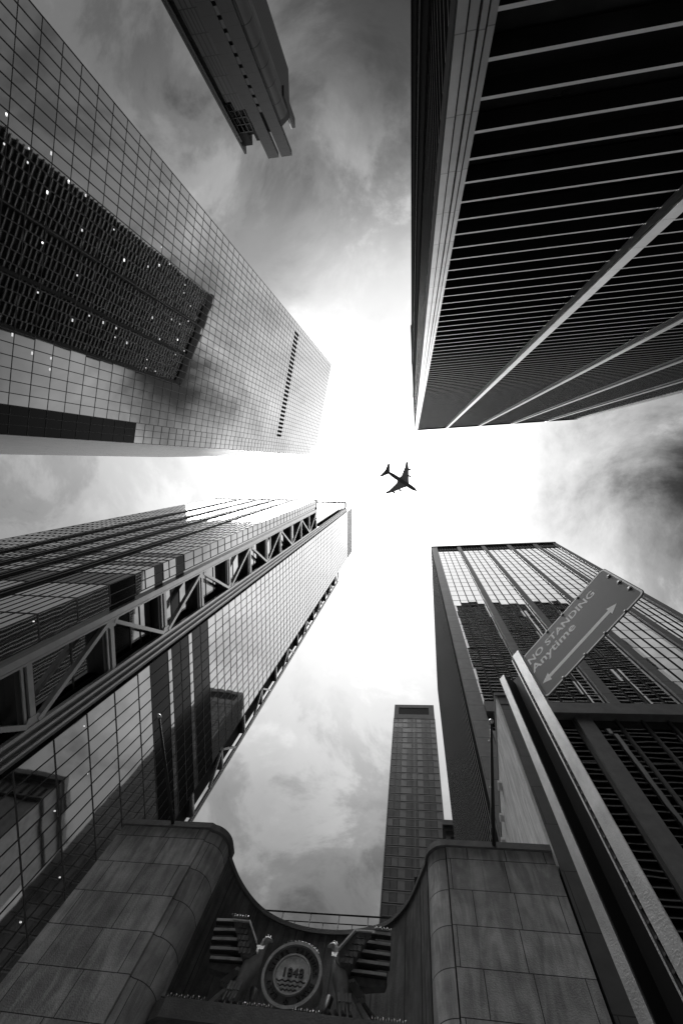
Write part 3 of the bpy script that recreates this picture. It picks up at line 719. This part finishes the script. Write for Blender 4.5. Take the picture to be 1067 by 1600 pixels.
    plate('tail_blade', [(-2.99, 14.42), (-2.88, 14.46), (-2.12, 13.72), (-2.12, 13.63), (-2.24, 13.63)], Y0 + .06, Y0 + .26, ALU_D, t)
    b = MB(); b.sweep([(P3(-4.2, 14.5, Y0 + .1), (.13, 0, 0), (0, .15, 0)), (P3(-4.26, 14.1, Y0 + .08), (.11, 0, 0), (0, .13, 0)), (P3(-4.34, 13.63, Y0 + .02), (.14, 0, 0), (0, .2, 0))], 10); b.build('far_leg', ALU_D, t, fix=True)
    return t, X, Z
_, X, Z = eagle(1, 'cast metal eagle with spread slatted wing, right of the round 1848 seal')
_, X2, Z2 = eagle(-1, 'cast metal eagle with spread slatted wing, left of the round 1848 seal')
pins('row of thin wire bird pins along the top of the right eagle wing', [(X(-2.63), Z(16.42)), (X(-2.0), Z(16.39))], 16.5, 14)
pins('row of thin wire bird pins along the top of the left eagle wing', [(X2(-3.3), Z(16.44)), (X2(-2.63), Z(16.44))], 16.5, 18)
pins('small cluster of wire bird pins on the right eagle head', [(X(-4.34), Z(16.1)), (X(-4.14), Z(16.04))], 16.9, 7)
pins('small cluster of wire bird pins on the left eagle head', [(X2(-4.36), Z(16.1)), (X2(-4.14), Z(16.04))], 16.9, 8)
pins('arched row of wire bird pins over the round seal', [(SX + 1.03 * math.cos(R(a)), SZ + 1.03 * math.sin(R(a))) for a in range(125, 39, -8)], 16.85, 34)
pins('row of wire bird pins at the foot of the right eagle', [(X(-2.6), ZL), (X(-1.4), ZL)], 16.66, 20)
pins('row of wire bird pins on the ledge at the left end of the door', [(-9.1, ZL), (-7.6, ZL)], 16.66, 24)
pins('row of wire bird pins on the ledge below the left side of the seal', [(-6.5, ZL), (-5.4, ZL)], 16.66, 22)
pins('row of wire bird pins on the ledge below the right side of the seal', [(-4.7, ZL), (-3.9, ZL)], 16.66, 14)

# flagpoles
def flagpole(label, p, q, rope):
    t = thing('flagpole', label, 'flagpole', p, 0, 'flagpoles on the bank wings')
    d = Vector(q) - Vector(p); u = d.normalized()
    b = MB(); b.tube(-u * .6, d, .085, .055, 12); b.build('pole', LETT, t)
    b = MB(); rr = .12; rings = [((d + u * (rr * (1 - math.cos(a)))), Vector((1, 0, 0)) * max(rr * math.sin(a), .004), u.cross(Vector((1, 0, 0))).normalized() * max(rr * math.sin(a), .004)) for a in [math.pi * k / 8 for k in range(9)]]
    b.sweep(rings, 12); b.build('finial', PINS, t, fix=True)
    if rope:
        b = MB(); b.tube((-.12, -.05, .1), d + Vector((-.1, 0, -.35)), .012, n=5); b.build('halyard', PINS, t)
        for f in (.45, .85):
            b = MB(); c = d * f; b.tube(c - Vector((.14, 0, 0)), c + Vector((.02, 0, 0)), .03, n=6); b.build('cleat', PINS, t)
flagpole('dark flagpole leaning out from the left wing roof against the glass', (-10.75, 16.83, 19.75), (-12.45, 13.0, 21.8), False)
flagpole('dark flagpole with a pale halyard leaning out from the right wing roof', (3.66, 15.9, 19.75), (3.8, 12.0, 22.1), True)

# ------------------------------------------------------------------ marble sided annex right of the bank
t = thing('annex_building', 'narrow annex with stained pale marble flank and grey panelled front beside the right wing', 'building', (6.0, 15.99, 0), -4.5)
H = 32.6
b = MB(); b.box(0.02, 2.0, .02, 10.8, 0, H - .35); b.build('core', CORE, t)
b = MB(); b.box(0.0, 2.02, -.12, .02, 0, H - 1.4); b.build('front_wall', PANEL, t)
b = MB(); b.box(-.12, 0.02, -.12, 10.8, HB_ - .6, H - .35); b.build('flank_wall', MARBLE, t)
b = MB(); b.box(0, 2.04, -.14, .02, H - 1.4, H - .35); b.build('fascia', CONC, t)
b = MB(); b.box(-.16, 2.08, -.2, 10.9, H - .35, H); b.build('coping', CONC, t)
for y, z, l in ((5.4, 31.2, 1.0), (7.6, 31.0, .8), (9.2, 30.8, .8)):
    b = MB(); b.box(-.36, -.12, y, y + l * .6, z, z + .2); b.build('floodlight', mat('white lamp housing', .75, .4), t)

# ------------------------------------------------------------------ dark tower at the top of the picture
t = thing('dark_tower', 'dark tower with ragged top and two projecting fins at the top edge', 'skyscraper', (-48.0, -127.5, 0), 178.5)
# local: x to the viewer's left (world -X), -y outward (towards us)
Hd = 185.0
b = MB(); b.box(1, 20.6, 1.6, 20, 0, 172); b.box(2, 17, 6, 19, 172, 184); b.build('core', CORE, t)
b = MB(); b.prism(arc(3.2, 3.2, 3.2, 180, 268, 9) + [(3.5, 0), (3.5, 6), (0, 6)], 0, 182); b.build('rounded_corner', TOWER1, t, fix=True)
b = MB(); b.box(0.0, .2, 6, 20, 0, 186); b.build('side_wall', TOWER3, t)
for x0 in (3.5, 9.2):
    b = MB(); b.box(x0 + .02, x0 + 4.5, -.35, 1.6, 0, 201.6); b.build('front_fin', TOWER2, t)
b = MB(); b.box(8.02, 9.18, .5, 1.6, 0, 188); b.build('window_shaft', CORE, t)
for k in range(44):
    z = 174.0 - 4.1 * k
    b = MB(); panes(b, (8.05, -.3, 0), (1, 0, 0), (0, -1, 0), 1.12, 1, z, z + 2.7, .004); b.build('shaft_window', mat('pale shaft window', .3, .3, .2), t)
b = MB(); b.box(13.7, 19.4, .0, 1.6, 0, 170.5); b.box(13.7, 17.6, .0, 1.6, 170.5, 174.5); b.build('panel_bay', TOWER1, t)
b = MB(); b.box(19.4, 21.6, 1.2, 6, 0, 181); b.build('recess_wall', TOWER2, t)
b = MB(); b.box(21.6, 22.4, -.4, 20, 0, 197); b.box(20.8, 21.6, -.35, .1, 0, 190); b.build('edge_blade', TOWER3, t)
b = MB()
for z in (175, 178.5, 182, 186): b.box(14.5, 21.5, .4, .9, z, z + .5)
for x in (14.6, 16.4, 18.2, 20.0): b.box(x, x + .35, .4, .9, 172, 186.5)
for k in range(6): b.beam((14.6 + 1.2 * k, .65, 176), (15.8 + 1.2 * k, .65, 182), .2, .2)
b.build('plant_frame', TRUSS_D, t)
b = MB(); b.box(14.2, 20.5, 2.5, 8, 172, 191); b.box(18.0, 21.4, 1.0, 5, 186, 194.5); b.box(13.9, 15.5, 1.0, 5, 186, 192.5); b.build('plant_room', CORE, t)
b = MB(); b.prism([(0, 3.2), (3.4, .3), (3.4, 6), (0, 6)], 182.02, 186); b.box(-.5, 0.6, 3.5, 7, 176, 192); b.tube((1.2, 4, 186), (1.2, 4, 193), .15, n=6); b.build('corner_plant', TOWER2, t, fix=True)

# ------------------------------------------------------------------ street sign and its post
t = thing('parking_sign', 'no standing anytime sign with a double arrow, at the top of the channel post', 'street sign', (.432, .752, 0), -53.6)
z0, z1, SW = 3.055, 3.365, .452
def rrect(x0, x1, za, zb_, r, n=5):
    out = []
    for cx_, cz_, a in ((x1 - r, za + r, -90), (x1 - r, zb_ - r, 0), (x0 + r, zb_ - r, 90), (x0 + r, za + r, 180)):
        out += [(cx_ + r * math.cos(R(a + 90 * k / n)), cz_ + r * math.sin(R(a + 90 * k / n))) for k in range(n + 1)]
    return out
b = MB(); b.prism(rrect(0, SW, z0, z1, .02), 0, .003, axis='y'); b.build('panel', SIGN, t, fix=True)
b = MB(); ou = rrect(.003, SW - .003, z0 + .003, z1 - .003, .018); inn = rrect(.0085, SW - .0085, z0 + .0085, z1 - .0085, .014)
for k in range(len(ou)):
    l = (k + 1) % len(ou); b.quad([(ou[k][0], -.0003, ou[k][1]), (ou[l][0], -.0003, ou[l][1]), (inn[l][0], -.0003, inn[l][1]), (inn[k][0], -.0003, inn[k][1])])
b.build('border', mat('sign border', .3, .5), t)
RX = Matrix.Rotation(R(90), 4, 'X')
b = MB(); add_mesh(b, text_mesh('NO STANDING', .056, .0, .0014, 'LEFT', 1.04), Matrix.Translation((.012, -.0002, z0 + .225)) @ RX @ Matrix.Scale(0.88, 4, (1, 0, 0))); b.build('lettering', SIGNW, t)
b = MB(); add_mesh(b, text_mesh('Anytime', .062, .0, .0013, 'LEFT', 1.04), Matrix.Translation((.012, -.0002, z0 + .165)) @ RX); b.build('lettering', SIGNW, t)
zc = z0 + .075
b = MB()
for tri in ([(.02, zc), (.055, zc - .023), (.055, zc + .023)], [(.375, zc), (.34, zc + .023), (.34, zc - .023)]): b.quad([(x, -.0002, z) for x, z in tri])
b.quad([(.055, -.0002, zc - .009), (.34, -.0002, zc - .009), (.34, -.0002, zc + .009), (.055, -.0002, zc + .009)])
b.build('arrow', SIGNW, t)
def bolt(x, z, nm='bolt', r=.0055):
    b = MB(); b.tube((x, .001, z), (x, -.004, z), r, r * .8, 10); b.build(nm, ZINC, t, fix=True)
    b = MB(); b.tube((x, .0, z), (x, -.0012, z), r * 1.7, r * 1.7, 14); b.build('washer', LETT, t, fix=True)
for x in (.14, .225, .31): bolt(x, z1 - .008, r=.0035)
for x in (.09, .19, .28, .37): bolt(x, z0 + .008, r=.0035)
for z in (z0 + .08, z0 + .155, z0 + .235): bolt(SW - .016, z, r=.0055)

t = thing('sign_post', 'galvanised channel post with dark hollow front carrying the no standing sign', 'post', (.432, .752, 0), -53.6)
PT = 3.39; PW = .122
b = MB(); b.box(-PW, -PW + .024, -.008, -.004, 0, PT - .02); b.build('flange', ZINC, t)
b = MB(); b.box(-.028, .004, -.008, -.004, 0, PT + .03); b.build('flange', ZINC, t)
b = MB(); b.box(-PW + .022, -PW + .026, -.004, .045, 0, PT - .02); b.box(-.030, -.026, -.004, .045, 0, PT + .02); b.box(-PW + .022, -.026, .045, .049, 0, PT); b.build('channel', POSTD, t)
b = MB(); b.box(-.040, -.0305, -.006, .045, 0, PT + .01); b.build('inner_rib', POSTD, t)
b = MB(); b.box(-.0405, -.037, -.0075, -.0062, 0, PT + .01); b.build('rib_edge', ZINC, t)
b = MB()
for k in range(120): z = .3 + k * .0254; b.tube((-.0315, -.0085, z), (-.0315, -.004, z), .0028, n=8)
b.build('hole_row', LETT, t, fix=True)

# ------------------------------------------------------------------ airliner
hd = 32.8
t = thing('airliner', 'four engine jet airliner flying overhead in the bright gap between the towers', 'airplane', (-20.0, 37.2, 900), hd)
# local: +x nose
b = MB(); prof = [(-38, .4, 1.2), (-33, 1.4, .9), (-28, 2.6, .4), (-20, 3.7, 0), (-8, 4.2, 0), (10, 4.2, 0), (24, 4.0, 0), (30, 3.4, -.1), (34, 2.2, -.4), (36, 1.1, -.7), (37.2, .2, -.8)]
b.sweep([((x, 0, z), (0, r, 0), (0, 0, r)) for x, r, z in prof], 20); b.build('fuselage', PLANE_D, t, fix=True)
def wing(sg, st, mi=0):
    b = MB()
    for (xl, xt, y, th, z), (xl2, xt2, y2, th2, z2) in zip(st, st[1:]):
        A_ = [(xl, sg * y, z), ((xl + xt) / 2, sg * y, z + th), (xt, sg * y, z), ((xl + xt) / 2, sg * y, z - th)]
        B_ = [(xl2, sg * y2, z2), ((xl2 + xt2) / 2, sg * y2, z2 + th2), (xt2, sg * y2, z2), ((xl2 + xt2) / 2, sg * y2, z2 - th2)]
        for k in range(4): l = (k + 1) % 4; b.quad([A_[k], A_[l], B_[l], B_[k]])
    b.quad(B_); b.quad(A_)
    return b
for sg in (1, -1):
    wing(sg, [(17, -6, 3, 1.3, -1.5), (12, -4.6, 9, .9, -.9), (0, -8.4, 27, .5, .4), (-8.4, -13, 37, .25, 1.6)]).build('wing', PLANE_M, t, fix=True)
    wing(sg, [(-26.5, -37, .8, .5, .8), (-36, -40, 15, .2, 1.8)]).build('tailplane', PLANE_D, t, fix=True)
    for y, x in ((16.5, 12), (27, 4.2)):
        b = MB(); b.sweep([((x + .0, sg * y, -3), (0, 1.9, 0), (0, 0, 1.9)), ((x - 2.5, sg * y, -3), (0, 2.0, 0), (0, 0, 2.0)), ((x - 6, sg * y, -2.9), (0, .8, 0), (0, 0, .8))], 12)
        b.box(x - 7, x - 1, sg * y - .2, sg * y + .2, -2, -.3); b.build('engine', PLANE_D, t, fix=True)
    for y, x in ((8, -4.6), (13, -5.4), (18, -6.4), (23, -7.6)):
        b = MB(); b.tube((x + 5, sg * y, -1.5 + y * .05), (x - 1.8, sg * y, -1.0 + y * .05), .45, .15, 8); b.build('flap_fairing', PLANE_D, t, fix=True)
        b = MB(); b.box(x + .2, x + 1.6, sg * (y + 2.2) - 1.5, sg * (y + 2.2) + 1.5, -1.45 + y * .05, -1.38 + y * .05); b.build('flap_gap', mat('bare aluminium flap', .85, .3, .5), t)
b = MB(); b.prism([(-28, 2), (-36.5, 2), (-38, 12), (-34, 12)], -.3, .3, axis='y'); b.build('tail_fin', PLANE_D, t, fix=True)
b = MB(); b.prism([(11, 2.6), (-8, 3.2), (-8, -3.2), (11, -2.6)], -3.6, -2.6); b.build('belly_fairing', PLANE_D, t, fix=True)
